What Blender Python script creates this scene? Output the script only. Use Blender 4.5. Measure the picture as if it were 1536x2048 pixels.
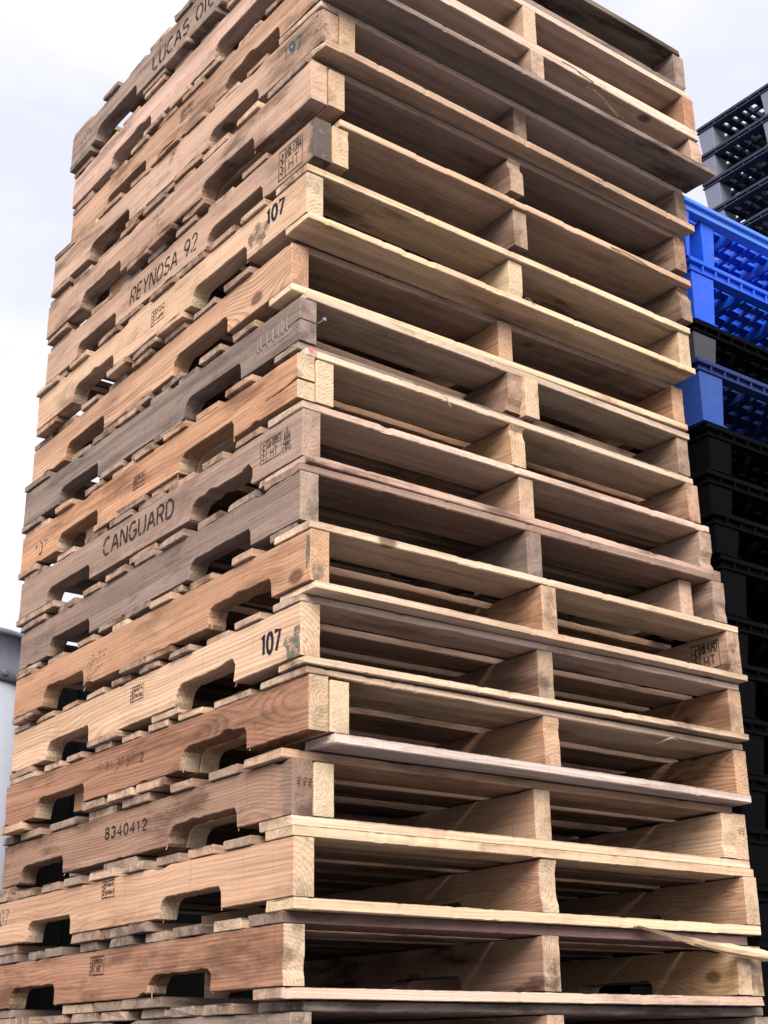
import bpy, bmesh, math, random
from math import radians, sin, cos, pi
from mathutils import Vector, Matrix, noise

scene = bpy.context.scene
col = scene.collection
for o in list(bpy.data.objects):
    bpy.data.objects.remove(o, do_unlink=True)

Z0 = 1.14            # height of the first whole pallet in view above the yard

# ------------------------------------------------------------------ camera
cam_d = bpy.data.cameras.new('camera')
cam = bpy.data.objects.new('camera', cam_d)
col.objects.link(cam)
yaw, pit, rol = 0.92399, 0.37425, -0.00964
fw = Vector((cos(pit)*cos(yaw), cos(pit)*sin(yaw), sin(pit)))
rt = Vector((sin(yaw), -cos(yaw), 0))
up = rt.cross(fw)
r2 = cos(rol)*rt + sin(rol)*up
u2 = -sin(rol)*rt + cos(rol)*up
m = Matrix((r2, u2, -fw)).transposed().to_4x4()
m.translation = Vector((-1.2059, -1.81339, -0.09604 + Z0))
cam.matrix_world = m
cam_d.sensor_fit = 'HORIZONTAL'
cam_d.sensor_width = 36.0
cam_d.lens = 2769.42/1536*36
cam_d.clip_start = 0.05
cam_d.clip_end = 2000
scene.camera = cam

# ------------------------------------------------------------------ sky
SUN_EL, SUN_AZ = radians(38), radians(-126)     # azimuth measured from +x towards +y
world = bpy.data.worlds.new('World')
scene.world = world
world.use_nodes = True
nt = world.node_tree
nt.nodes.clear()
wo = nt.nodes.new('ShaderNodeOutputWorld')
bg = nt.nodes.new('ShaderNodeBackground')
sky = nt.nodes.new('ShaderNodeTexSky')
sky.sky_type = 'NISHITA'
sky.sun_disc = False
sky.sun_elevation = SUN_EL
sky.sun_rotation = pi/2 - SUN_AZ
sky.dust_density = 4.0
tcw = nt.nodes.new('ShaderNodeTexCoord')
mapw = nt.nodes.new('ShaderNodeMapping')
mapw.inputs['Scale'].default_value = (1.0, 1.0, 2.6)
cn = nt.nodes.new('ShaderNodeTexNoise')
cn.inputs['Scale'].default_value = 2.2
cn.inputs['Detail'].default_value = 6
cn.inputs['Roughness'].default_value = 0.55
cr = nt.nodes.new('ShaderNodeValToRGB')
cr.color_ramp.elements[0].position = 0.40
cr.color_ramp.elements[0].color = (2.75, 2.78, 3.2, 1)
cr.color_ramp.elements[1].position = 0.60
cr.color_ramp.elements[1].color = (3.6, 3.57, 3.66, 1)
mixw = nt.nodes.new('ShaderNodeMixRGB')
mixw.inputs[0].default_value = 0.93
nt.links.new(tcw.outputs['Generated'], mapw.inputs['Vector'])
nt.links.new(mapw.outputs['Vector'], cn.inputs['Vector'])
nt.links.new(cn.outputs['Fac'], cr.inputs['Fac'])
nt.links.new(sky.outputs['Color'], mixw.inputs[1])
nt.links.new(cr.outputs['Color'], mixw.inputs[2])
nt.links.new(mixw.outputs['Color'], bg.inputs['Color'])
bg.inputs['Strength'].default_value = 0.1
nt.links.new(bg.outputs['Background'], wo.inputs['Surface'])

sun_d = bpy.data.lights.new('sun', 'SUN')
sun_d.energy = 1.5
sun_d.angle = radians(40)
sun_d.color = (1.0, 0.95, 0.89)
sun = bpy.data.objects.new('sun', sun_d)
col.objects.link(sun)
sdir = Vector((cos(SUN_EL)*cos(SUN_AZ), cos(SUN_EL)*sin(SUN_AZ), sin(SUN_EL)))
sun.rotation_euler = (-sdir).to_track_quat('-Z', 'Y').to_euler()
sun.location = sdir*20

vs = scene.view_settings
vs.view_transform = 'Standard'
vs.look = 'None'
vs.gamma = 1.0
vs.use_curve_mapping = False
vs.exposure = 1.7
scene.cycles.max_bounces = 5
scene.cycles.diffuse_bounces = 1
scene.cycles.glossy_bounces = 2
scene.cycles.transparent_max_bounces = 6

# ------------------------------------------------------------------ helpers
def lin(r, g, b):
    f = lambda c: (c/255/12.92) if c/255 <= 0.04045 else ((c/255+0.055)/1.055)**2.4
    return (f(r), f(g), f(b))

class NT:
    def __init__(s, name):
        s.m = bpy.data.materials.new(name); s.m.use_nodes = True
        s.t = s.m.node_tree; s.t.nodes.clear()
        s.out = s.t.nodes.new('ShaderNodeOutputMaterial')
        s.b = s.t.nodes.new('ShaderNodeBsdfPrincipled')
        s.t.links.new(s.b.outputs[0], s.out.inputs['Surface'])
    def n(s, kind, **kw):
        x = s.t.nodes.new(kind)
        for k, v in kw.items(): setattr(x, k, v)
        return x
    def l(s, a, b): s.t.links.new(a, b)
    def put(s, sock, v):
        if hasattr(v, 'is_linked') or hasattr(v, 'links'): s.l(v, sock)
        else: sock.default_value = v
    def math(s, op, a, b=0.0, c=None, clamp=False):
        x = s.n('ShaderNodeMath', operation=op, use_clamp=clamp)
        s.put(x.inputs[0], a); s.put(x.inputs[1], b)
        if c is not None: s.put(x.inputs[2], c)
        return x.outputs[0]
    def vmath(s, op, a, b=(0, 0, 0)):
        x = s.n('ShaderNodeVectorMath', operation=op)
        s.put(x.inputs[0], a); s.put(x.inputs[1], b)
        return x.outputs[0]
    def comb(s, x, y, z):
        c = s.n('ShaderNodeCombineXYZ')
        for i, v in enumerate((x, y, z)): s.put(c.inputs[i], v)
        return c.outputs[0]
    def noise(s, vec, scale=1.0, detail=2.0, rough=0.5, dist=0.0):
        x = s.n('ShaderNodeTexNoise')
        s.l(vec, x.inputs['Vector'])
        x.inputs['Scale'].default_value = scale
        x.inputs['Detail'].default_value = detail
        x.inputs['Roughness'].default_value = rough
        x.inputs['Distortion'].default_value = dist
        return x.outputs['Fac']
    def ramp(s, v, a, b, c=0.0, d=1.0):
        x = s.n('ShaderNodeMapRange', interpolation_type='SMOOTHSTEP')
        s.put(x.inputs['Value'], v)
        for i, k in enumerate((a, b, c, d)): s.put(x.inputs[i+1], k)
        return x.outputs[0]
    def mix(s, f, a, b, mode='MIX'):
        x = s.n('ShaderNodeMixRGB', blend_type=mode)
        s.put(x.inputs[0], f)
        for i, v in ((1, a), (2, b)):
            if isinstance(v, tuple): x.inputs[i].default_value = v if len(v) == 4 else (*v, 1)
            else: s.l(v, x.inputs[i])
        return x.outputs[0]
    def attr(s, name):
        x = s.n('ShaderNodeAttribute', attribute_type='OBJECT', attribute_name=name)
        return x.outputs['Fac']

def wood_material():
    w = NT('sawn_wood')
    tc = w.n('ShaderNodeTexCoord')
    oi = w.n('ShaderNodeObjectInfo')
    rnd = oi.outputs['Random']
    sx = w.n('ShaderNodeSeparateXYZ'); w.l(tc.outputs['Object'], sx.inputs[0])
    X, Y, Z = sx.outputs
    sn = w.n('ShaderNodeSeparateXYZ'); w.l(tc.outputs['Normal'], sn.inputs[0])
    off = w.comb(w.math('MULTIPLY', rnd, 37.0), w.math('MULTIPLY', rnd, 91.0), w.math('MULTIPLY', rnd, 53.0))
    def stretched(a, b, c):
        v = w.comb(w.math('MULTIPLY', X, a), w.math('MULTIPLY', Y, b), w.math('MULTIPLY', Z, c))
        return w.vmath('ADD', v, off)
    # pith position of this piece
    cy = w.math('MULTIPLY', w.math('SUBTRACT', w.math('FRACT', w.math('MULTIPLY', rnd, 17.3)), 0.5), 0.10)
    cz = w.math('SUBTRACT', w.math('MULTIPLY', w.math('FRACT', w.math('MULTIPLY', rnd, 31.7)), 0.11), 0.03)
    warp = w.math('SUBTRACT', w.noise(stretched(2.2, 7, 7), 1.0, 2.0), 0.5)
    streak = w.noise(stretched(1.5, 38, 38), 1.0, 4.0, 0.55)
    warp2 = w.math('SUBTRACT', streak, 0.5)
    # knots
    vo = w.n('ShaderNodeTexVoronoi', feature='F1')
    w.l(stretched(3.1, 5.0, 5.0), vo.inputs['Vector'])
    vo.inputs['Scale'].default_value = 1.0
    kd = w.math('ADD', vo.outputs['Distance'], w.math('MULTIPLY', warp2, 0.06))
    knot = w.ramp(kd, 0.045, 0.085, 1.0, 0.0)
    khalo = w.ramp(kd, 0.05, 0.5, 1.0, 0.0)
    dy = w.math('SUBTRACT', Y, cy); dz = w.math('SUBTRACT', Z, cz)
    r = w.math('SQRT', w.math('ADD', w.math('MULTIPLY', dy, dy), w.math('MULTIPLY', dz, dz)))
    r = w.math('ADD', r, w.math('MULTIPLY', warp, 0.034))
    r = w.math('ADD', r, w.math('MULTIPLY', warp2, 0.0035))
    r = w.math('ADD', r, w.math('MULTIPLY', khalo, 0.020))
    fr = w.math('FRACT', w.math('MULTIPLY', r, w.math('ADD', 125.0, w.math('MULTIPLY', rnd, 90.0))))
    late = w.math('MULTIPLY', w.ramp(fr, 0.35, 0.86), w.ramp(fr, 0.9, 1.0, 1.0, 0.0))
    fib = w.noise(stretched(2.5, 260, 260), 1.0, 1.0, 0.6)
    patch = w.noise(stretched(3.0, 7, 7), 1.0, 3.0, 0.6)
    blot = w.noise(stretched(3.6, 15, 15), 1.0, 5.0, 0.65)
    speck = w.noise(stretched(60, 190, 190), 1.0, 2.0, 0.6)
    sawm = w.noise(stretched(150, 5, 5), 1.0, 2.0, 0.6)
    endm = w.ramp(w.math('ABSOLUTE', sn.outputs[0]), 0.6, 0.85)
    side = w.math('SUBTRACT', 1.0, endm)
    base = oi.outputs['Color']
    ring_amt = w.attr('ring')
    c = w.mix(w.ramp(streak, 0.3, 0.72), w.mix(1.0, base, (1.08, 1.08, 1.08), 'MULTIPLY'), w.mix(1.0, base, (0.80, 0.77, 0.75), 'MULTIPLY'))
    c = w.mix(w.math('MULTIPLY', late, ring_amt), c, w.mix(1.0, c, (0.66, 0.56, 0.50), 'MULTIPLY'))
    c = w.mix(w.math('MULTIPLY', w.ramp(fib, 0.35, 0.75), 0.28), c, w.mix(1.0, c, (0.70, 0.66, 0.64), 'MULTIPLY'))
    c = w.mix(w.math('MULTIPLY', w.ramp(patch, 0.45, 0.7), 0.45), c, w.mix(1.0, c, (0.84, 0.75, 0.69), 'MULTIPLY'))
    # end grain: paler, with its own saw texture
    endc = w.mix(w.attr('endlight'), c, w.mix(w.math('MULTIPLY', late, 0.55), (0.66, 0.51, 0.35, 1), (0.44, 0.31, 0.19, 1)))
    endc = w.mix(w.math('MULTIPLY', w.ramp(speck, 0.45, 0.7), 0.4), endc, w.mix(1.0, endc, (0.6, 0.52, 0.45), 'MULTIPLY'))
    c = w.mix(endm, c, endc)
    c = w.mix(w.math('MULTIPLY', w.math('MULTIPLY', knot, side), 0.8), c, (0.10, 0.05, 0.03, 1))
    # weathering to silver grey, dirt, mould
    wt = w.attr('weather')
    wf = w.math('MULTIPLY', wt, w.ramp(w.math('ADD', w.math('MULTIPLY', patch, 0.6), w.math('MULTIPLY', streak, 0.4)), 0.25, 0.62, 0.35, 1.15), clamp=True)
    grey = w.mix(w.ramp(streak, 0.3, 0.7), (0.36, 0.29, 0.25, 1), (0.17, 0.135, 0.115, 1))
    c = w.mix(wf, c, grey)
    dirt = w.attr('dirt')
    df = w.math('MULTIPLY', w.ramp(blot, 0.475, 0.68), w.math('MULTIPLY', dirt, 2.2), clamp=True)
    c = w.mix(df, c, w.mix(1.0, c, (0.30, 0.27, 0.26), 'MULTIPLY'))
    sf = w.math('MULTIPLY', w.ramp(speck, 0.62, 0.72), w.math('ADD', w.math('MULTIPLY', wt, 0.5), 0.12))
    c = w.mix(sf, c, w.mix(1.0, c, (0.35, 0.32, 0.30), 'MULTIPLY'))
    c = w.mix(w.math('MULTIPLY', w.ramp(sawm, 0.54, 0.72), 0.24), c, w.mix(1.0, c, (0.62, 0.57, 0.54), 'MULTIPLY'))
    cm = w.math('MULTIPLY', w.ramp(w.math('ABSOLUTE', w.math('SUBTRACT', streak, 0.47)), 0.003, 0.011, 1.0, 0.0), w.ramp(patch, 0.52, 0.64))
    c = w.mix(w.math('MULTIPLY', w.math('MULTIPLY', cm, side), w.math('ADD', 0.42, w.math('MULTIPLY', wt, 0.4))), c, (0.055, 0.04, 0.034, 1))
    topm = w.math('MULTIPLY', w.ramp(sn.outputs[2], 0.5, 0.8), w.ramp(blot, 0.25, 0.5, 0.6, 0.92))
    c = w.mix(topm, c, (0.085, 0.07, 0.06, 1))  # dirty upper faces, darkened to cut light bounced onto the undersides
    # stain soaked in from the near end
    es = w.attr('endstain')
    reach = w.math('ADD', X, w.math('MULTIPLY', w.math('SUBTRACT', blot, 0.5), 0.12))
    ef = w.math('MULTIPLY', w.ramp(reach, 0.015, 0.03, 1.0, 0.0), es)
    c = w.mix(ef, c, (0.085, 0.075, 0.072, 1))
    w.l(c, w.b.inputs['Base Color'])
    w.b.inputs['Roughness'].default_value = 0.86
    w.b.inputs['Specular IOR Level'].default_value = 0.18
    hf = w.noise(stretched(4, 170, 170), 1.0, 2.0, 0.6)
    h = w.math('MULTIPLY', hf, 1.3)
    bp = w.n('ShaderNodeBump')
    bp.inputs['Strength'].default_value = 0.75
    bp.inputs['Distance'].default_value = 0.0015
    w.l(h, bp.inputs['Height'])
    w.l(bp.outputs[0], w.b.inputs['Normal'])
    return w.m

WOOD = wood_material()

def ink_material(name, rgb, wear):
    w = NT(name)
    tc = w.n('ShaderNodeTexCoord')
    a = w.noise(tc.outputs['Object'], 42.0, 5.0, 0.7)
    b = w.noise(tc.outputs['Object'], 700.0, 2.0, 0.6)
    f = w.ramp(w.math('ADD', w.math('MULTIPLY', a, 0.65), w.math('MULTIPLY', b, 0.35)), wear, wear+0.13)
    w.b.inputs['Base Color'].default_value = (*rgb, 1)
    w.b.inputs['Roughness'].default_value = 0.8
    w.b.inputs['Specular IOR Level'].default_value = 0.1
    tr = w.n('ShaderNodeBsdfTransparent')
    mx = w.n('ShaderNodeMixShader')
    w.l(f, mx.inputs[0]); w.l(tr.outputs[0], mx.inputs[1]); w.l(w.b.outputs[0], mx.inputs[2])
    w.l(mx.outputs[0], w.out.inputs['Surface'])
    return w.m
INK = {'black': ink_material('black_ink', (0.036, 0.028, 0.026), 0.36),
       'faint': ink_material('faded_ink', (0.06, 0.04, 0.035), 0.47),
       'navy': ink_material('navy_ink', (0.018, 0.021, 0.038), 0.33),
       'green': ink_material('green_ink', (0.04, 0.14, 0.13), 0.42),
       'pink': ink_material('pink_paint', (0.72, 0.16, 0.19), 0.44),
       'stain': ink_material('green_black_stain', (0.16, 0.165, 0.135), 0.42),
       'scuff': ink_material('brown_scuff', (0.24, 0.17, 0.13), 0.44)}

def plastic(name, rgb, rough=0.45, dust=0.25):
    w = NT(name)
    tc = w.n('ShaderNodeTexCoord')
    a = w.noise(tc.outputs['Object'], 9.0, 5.0, 0.6)
    b = w.noise(tc.outputs['Object'], 160.0, 3.0, 0.6)
    f = w.math('MULTIPLY', w.ramp(w.math('ADD', w.math('MULTIPLY', a, 0.7), w.math('MULTIPLY', b, 0.3)), 0.42, 0.68), dust)
    pale = tuple(min(0.6, v*0.6+0.10) for v in rgb)
    w.l(w.mix(f, (*rgb, 1), (*pale, 1)), w.b.inputs['Base Color'])
    w.l(w.math('ADD', rough, w.math('MULTIPLY', b, 0.25)), w.b.inputs['Roughness'])
    w.b.inputs['Specular IOR Level'].default_value = 0.05 if max(rgb) < .012 else .4
    bp = w.n('ShaderNodeBump'); bp.inputs['Strength'].default_value = 0.25; bp.inputs['Distance'].default_value = 0.002
    w.l(b, bp.inputs['Height']); w.l(bp.outputs[0], w.b.inputs['Normal'])
    return w.m
PL = {'blue': plastic('blue_plastic', (0.010, 0.105, 0.78), 0.34, 0.35),
      'lit_blue': plastic('lit_blue_plastic', (0.075, 0.24, 0.86), 0.38, 0.4),  # top blue pallet's rim, its lit face painted in as a paler blue
      'navy': plastic('shaded_blue_plastic', (0.006, 0.022, 0.13), 0.5, 0.1),  # body of the dull blue pallet, interior shade painted into its colour
      'dull_blue': plastic('dull_blue_plastic', (0.016, 0.065, 0.30), 0.42, 0.25),
      'black': plastic('black_plastic', (0.0025, 0.0025, 0.0035), 0.78, 0.01),
      'charcoal': plastic('charcoal_plastic', (0.045, 0.047, 0.06), 0.45, 0.3),
      'grey': plastic('grey_plastic', (0.19, 0.20, 0.26), 0.45, 0.3),
      'slate': plastic('slate_plastic', (0.018, 0.024, 0.046), 0.45, 0.2)}

def simple(name, rgb, rough=0.6, metal=0.0, nscale=30, namt=0.3):
    w = NT(name)
    tc = w.n('ShaderNodeTexCoord')
    a = w.noise(tc.outputs['Object'], nscale, 5.0, 0.6)
    dark = tuple(v*(1-namt) for v in rgb)
    w.l(w.mix(w.ramp(a, 0.35, 0.7), (*rgb, 1), (*dark, 1)), w.b.inputs['Base Color'])
    w.b.inputs['Roughness'].default_value = rough
    w.b.inputs['Metallic'].default_value = metal
    if max(rgb) < .02: w.b.inputs['Specular IOR Level'].default_value = .04
    return w.m
STEEL = simple('staple_steel', (0.36, 0.31, 0.27), 0.5, 0.3, 300, 0.3)
CONCRETE = simple('yard_concrete', (0.13, 0.125, 0.14), 0.9, 0.0, 1.5, 0.25)
TANK_WALL = simple('grey_painted_steel', (0.42, 0.44, 0.50), 0.45, 0.0, 60, 0.06)
TANK_CAP = simple('slate_painted_steel', (0.13, 0.135, 0.165), 0.5, 0.0, 40, 0.12)
STRAW = simple('dry_straw', (0.45, 0.36, 0.22), 0.9, 0.0, 100, 0.3)

def mesh(name, verts, faces):
    me = bpy.data.meshes.new(name)
    me.from_pydata(verts, [], faces)
    me.validate()
    me.update()
    return me

def link(name, me, mat, parent=None, loc=(0, 0, 0), rot=(0, 0, 0), color=None, **props):
    o = bpy.data.objects.new(name, me)
    col.objects.link(o)
    o.location = loc
    o.rotation_euler = rot
    if me is not None and mat is not None and not me.materials:
        me.materials.append(mat)
    if parent is not None: o.parent = parent
    if color is not None: o.color = (*color, 1)
    for k, v in props.items(): o[k] = v
    return o

def tag(o, label, cat, group=None):
    o['label'] = label; o['category'] = cat
    if group: o['group'] = group

def nz(x, y, z): return noise.noise(Vector((x, y, z)))

# ------------------------------------------------------------------ ground
def box_verts(x0, x1, y0, y1, z0, z1):
    return [(x0,y0,z0),(x1,y0,z0),(x1,y1,z0),(x0,y1,z0),(x0,y0,z1),(x1,y0,z1),(x1,y1,z1),(x0,y1,z1)]
BF = [(0,3,2,1),(4,5,6,7),(0,1,5,4),(1,2,6,5),(2,3,7,6),(3,0,4,7)]
class MB:
    def __init__(s): s.v = []; s.f = []
    def box(s, x0, x1, y0, y1, z0, z1):
        b = len(s.v); s.v += box_verts(x0, x1, y0, y1, z0, z1)
        s.f += [tuple(i+b for i in f) for f in BF]
    def me(s, name): return mesh(name, s.v, s.f)

g = link('ground', mesh('ground', [(-700,-700,0),(700,-700,0),(700,700,0),(-700,700,0)], [(0,1,2,3)]), CONCRETE)
g['kind'] = 'structure'

# ------------------------------------------------------------------ timber pieces
def board_mesh(Lx, w, t, seed, rough=1.0, wane=0.0, bow=0.0, step=0.024):
    """a sawn board: x 0..Lx (length), y 0..w, z 0..t, worn arrises and ragged ends"""
    R = random.Random(seed)
    n = max(10, int(Lx/step))
    cr = 0.0008 + 0.0010*R.random()*rough
    def section(x, end):
        s = 0.0010 if end else 0.0
        wn = wane*max(0.0, nz(x*2.2, seed*3.1, 7.7)+0.35)
        pts = [(cr, 0), (w*0.35, 0), (w*0.65, 0), (w-cr, 0), (w, cr), (w, t-cr), (w-cr, t), (w*0.6, t), (w*0.3, t), (cr+wn, t), (0, t-cr-wn*0.8), (0, cr)]
        res = []
        for k, (y, z) in enumerate(pts):
            ny = nz(x*3, seed*1.7, 1.3)*0.0007 + nz(x*70, seed*2.9+k*3.3, 4.1)*0.00028
            nzv = nz(x*3, seed*2.3, 5.9)*0.0006 + nz(x*64, seed*1.1+k*2.7, 8.3)*0.00022
            cv = nz(x*13, seed*0.77, k//3*1.9)
            chip = ((0.0018 if cv > .55 else 0.0)+(0.0016 if nz(x*60, seed*1.9, k//3*2.3) > .52 else 0.0))*min(rough, 1.5)
            yy, zz = y+ny*rough, z+nzv*rough
            if k in (0, 10, 9, 11): yy += chip*0.5; zz += (chip if k in (0, 11) else -chip)*0.45
            if k in (3, 4, 5, 6): yy -= chip*0.4
            yy = yy*(1-2*s/w)+s; zz = zz*(1-2*s/t)+s
            res.append((yy, zz+bow*4*(x/Lx)*(1-x/Lx)))
        return res
    xs = [0.0, 0.0012] + [Lx*i/n for i in range(1, n)] + [Lx-0.0012, Lx]
    V = []; F = []; K = 12
    for i, x in enumerate(xs):
        end = i in (0, len(xs)-1)
        for k, (y, z) in enumerate(section(x, end)):
            xx = x
            if i < 2: xx += nz(y*45, z*60, seed)*0.0025*rough + max(0, nz(y*90, z*30, seed+3)-.2)*0.006*rough
            if i > len(xs)-3: xx -= nz(y*45, z*60, seed+9)*0.0025*rough + max(0, nz(y*90, z*30, seed+5)-.2)*0.006*rough
            V.append((xx, y, z))
    for i in range(len(xs)-1):
        for k in range(K):
            a = i*K+k; b = i*K+(k+1) % K
            F.append((a, b, b+K, a+K))
    F.append(tuple(reversed(range(K))))
    F.append(tuple(range((len(xs)-1)*K, len(xs)*K)))
    return mesh('board', V, [tuple(reversed(f)) for f in F])

def stringer_mesh(L, h, t, seed, notches, rough=1.0, split=None, clip=None):
    """notched runner: x 0..L, y -t..0, z 0..h; notches = [(x0,x1,height,rad)]"""
    out = []           # outline, counter-clockwise seen from -y
    def seg(a, b, step=0.011):
        n = max(1, int(math.hypot(b[0]-a[0], b[1]-a[1])/step))
        for i in range(n): out.append((a[0]+(b[0]-a[0])*i/n, a[1]+(b[1]-a[1])*i/n))
    pts = [(0.0, 0.0)]
    for (x0, x1, nh, rad) in sorted(notches):
        pts += [(x0, 0.0), (x0+0.002, nh-0.010), (x0+0.009, nh)]
        for a in range(5):
            th = pi/2*a/4
            pts.append((x1-rad+rad*sin(th), nh-rad+rad*cos(th)))
        pts.append((x1+0.004, 0.0))
    pts += [(L, 0.0), (L, h)]
    if clip: pts += [(clip[0], h), (0.0, h-clip[1])]
    else: pts += [(0.0, h)]
    if split:
        z, dep, wd = split
        pts += [(0.0, z+wd), (dep*0.5, z+wd*0.35-0.003), (dep, z-0.004), (dep*0.5, z-wd*0.2-0.003), (0.0, z)]
    for i in range(len(pts)): seg(pts[i], pts[(i+1) % len(pts)])
    P = []
    N = len(out)
    for i, (x, z) in enumerate(out):
        ax, az = out[i-1]; bx, bz = out[(i+1) % N]
        dx, dz = bx-ax, bz-az
        l = math.hypot(dx, dz) or 1
        nx, nzz = -dz/l, dx/l           # inward normal for ccw outline
        d = nz(x*22, z*22, seed*1.3)*0.0006 + nz(x*95, z*95, seed*2.1)*0.0008
        amp = 1.0
        if 0.002 < z < 0.06 and any(a-0.01 < x < b+0.01 for a, b, _, _ in notches): amp = 1.5
        chip = max(0, nz(x*14, z*20, seed*0.63)-0.38)*0.022
        d = (d*amp+chip)*rough
        P.append((x+nx*d, z+nzz*d, nx, nzz))
    bev = 0.0013
    V = []
    for y, ins in ((0.0, bev), (-bev, 0.0), (-t+bev, 0.0), (-t, bev)):
        for x, z, nx, nzz in P: V.append((x+nx*ins, y, z+nzz*ins))
    F = []
    for k in range(3):
        for i in range(N):
            j = (i+1) % N
            F.append((k*N+i, k*N+j, (k+1)*N+j, (k+1)*N+i))
    F.append(tuple(reversed(range(N))))
    F.append(tuple(range(3*N, 4*N)))
    return mesh('stringer', V, [tuple(reversed(f)) for f in F])

# ------------------------------------------------------------------ stroke lettering
def arc(cx, cy, rx, ry, a0, a1, n=9):
    return [(cx+rx*cos(radians(a0+(a1-a0)*i/n)), cy+ry*sin(radians(a0+(a1-a0)*i/n))) for i in range(n+1)]
FONT = {
 'L': (.5, [[(0,1),(0,.14)], [(.10,0),(.48,0)]]),
 'U': (.6, [[(0,1),(0,.3)]+arc(.28,.3,.28,.3,180,262,5), arc(.30,.3,.28,.3,278,360,5)+[(.58,1)]]),
 'C': (.58, [arc(.32,.5,.32,.5,55,172,9), arc(.32,.5,.32,.5,188,305,9)]),
 'A': (.64, [[(0,0),(.27,.94)], [(.62,0),(.35,.94)], [(.16,.34),(.46,.34)]]),
 'S': (.56, [arc(.28,.74,.26,.26,35,235,9)+arc(.28,.26,.27,.26,55,-40,6), arc(.28,.26,.27,.26,-60,-150,5)]),
 'O': (.64, [arc(.31,.5,.31,.5,98,262,10), arc(.31,.5,.31,.5,278,442,10)]),
 'I': (.16, [[(.04,0),(.04,1)]]),
 'R': (.56, [[(0,0),(0,1)], [(.10,1)]+arc(.3,.75,.22,.25,90,-90,7)+[(.10,.5)], [(.28,.46),(.5,0)]]),
 'E': (.5, [[(0,0),(0,1)], [(.10,1),(.45,1)], [(.10,.52),(.38,.52)], [(.10,0),(.45,0)]]),
 'Y': (.58, [[(0,1),(.26,.52)], [(.56,1),(.30,.52)], [(.28,.46),(.28,0)]]),
 'N': (.6, [[(0,0),(0,1)], [(.08,.94),(.50,.06)], [(.58,0),(.58,1)]]),
 'G': (.64, [arc(.32,.5,.32,.5,50,172,9), arc(.32,.5,.32,.5,188,330,9), [(.36,.46),(.62,.46),(.62,.16)]]),
 'D': (.6, [[(0,0),(0,1)], [(.10,1)]+arc(.24,.5,.34,.5,90,-90,10)+[(.10,0)]]),
 'H': (.58, [[(0,0),(0,1)], [(.56,0),(.56,1)], [(.06,.5),(.50,.5)]]),
 'T': (.56, [[(0,1),(.56,1)], [(.28,.93),(.28,0)]]),
 'M': (.7, [[(0,0),(0,1),(.34,.4),(.68,1),(.68,0)]]),
 'K': (.56, [[(0,0),(0,1)], [(.52,1),(.05,.48)], [(.14,.56),(.54,0)]]),
 'X': (.56, [[(0,0),(.54,1)], [(0,1),(.54,0)]]),
 'F': (.5, [[(0,0),(0,1),(.46,1)], [(.04,.52),(.38,.52)]]),
 'Q': (.64, [arc(.31,.5,.31,.5,90,450,16), [(.40,.24),(.64,-.06)]]),
 '0': (.56, [arc(.27,.5,.27,.5,90,450,18)]),
 '1': (.36, [[(.0,.78),(.2,1),(.2,0)]]),
 '2': (.56, [arc(.27,.72,.26,.28,165,-30,8)+[(0,0),(.54,0)]]),
 '3': (.54, [arc(.25,.75,.25,.25,150,-80,8), arc(.25,.26,.27,.26,80,-150,9)]),
 '4': (.58, [[(.42,0),(.42,1),(0,.3),(.56,.3)]]),
 '5': (.56, [[(.50,1),(.06,1),(.03,.56)]+arc(.25,.31,.28,.31,110,-150,10)]),
 '7': (.54, [[(0,1),(.54,1),(.18,0)]]),
 '8': (.54, [arc(.26,.75,.23,.24,-90,270,14), arc(.26,.26,.27,.26,90,450,14)]),
 '9': (.56, [arc(.27,.70,.26,.29,0,360,14), [(.53,.70),(.50,.35),(.28,0)]]),
 '-': (.36, [[(.02,.48),(.32,.48)]]),
 ' ': (.34, []),
}
def strokes(text, gap=0.2):
    x = 0; res = []
    for ch in text:
        w, pl = FONT[ch]
        for p in pl: res.append([(x+a, b) for a, b in p])
        x += w+gap
    return res, x-gap

def ink(parent, name, polys, place, width, mat):
    """polys: 2-D polylines in metres (right, up) drawn as flat ribbons; place(u,v) -> local point"""
    V = []; F = []
    for p in polys:
        q = []
        for i, (x, y) in enumerate(p):
            a = p[max(0, i-1)]; b = p[min(len(p)-1, i+1)]
            dx, dy = b[0]-a[0], b[1]-a[1]
            l = math.hypot(dx, dy) or 1
            nx, ny = -dy/l*width/2, dx/l*width/2
            q.append(((x+nx, y+ny), (x-nx, y-ny)))
        b0 = len(V)
        for a, b in q: V += [place(*a), place(*b)]
        for i in range(len(q)-1):
            F.append((b0+2*i, b0+2*i+1, b0+2*i+3, b0+2*i+2))
    return link(name, mesh(name, V, F), mat, parent)

def side_text(st, text, y0, z0, y1, z1, h, mat, width=None, gap=0.2, lean=0.0, name='stencil_lettering'):
    """text on the outer face of a stringer; (y0,z0) baseline start, (y1,z1) its end (y falls to the right)"""
    pl, tw = strokes(text, gap)
    Lr = y0-y1
    if ' ' in text:
        a_, b_ = text.split(' ')
        wa = strokes(a_, gap)[1]/tw; wb = 1-strokes(b_, gap)[1]/tw
        side_text(st, a_, y0, z0, y0-Lr*wa, z0+(z1-z0)*wa, h, mat, width, gap, lean, name)
        return side_text(st, b_, y0-Lr*wb, z0+(z1-z0)*wb, y1, z1, h, mat, width, gap, lean, name)
    sx = Lr/tw
    sl = (z1-z0)/Lr
    pp = [[(x*sx + lean*y*h, y*h + sl*x*sx) for x, y in p] for p in pl]
    return ink(st, name, pp, lambda u, v: (y0-u, 0.0007, z0+v), width or h*0.13, mat)

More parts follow.
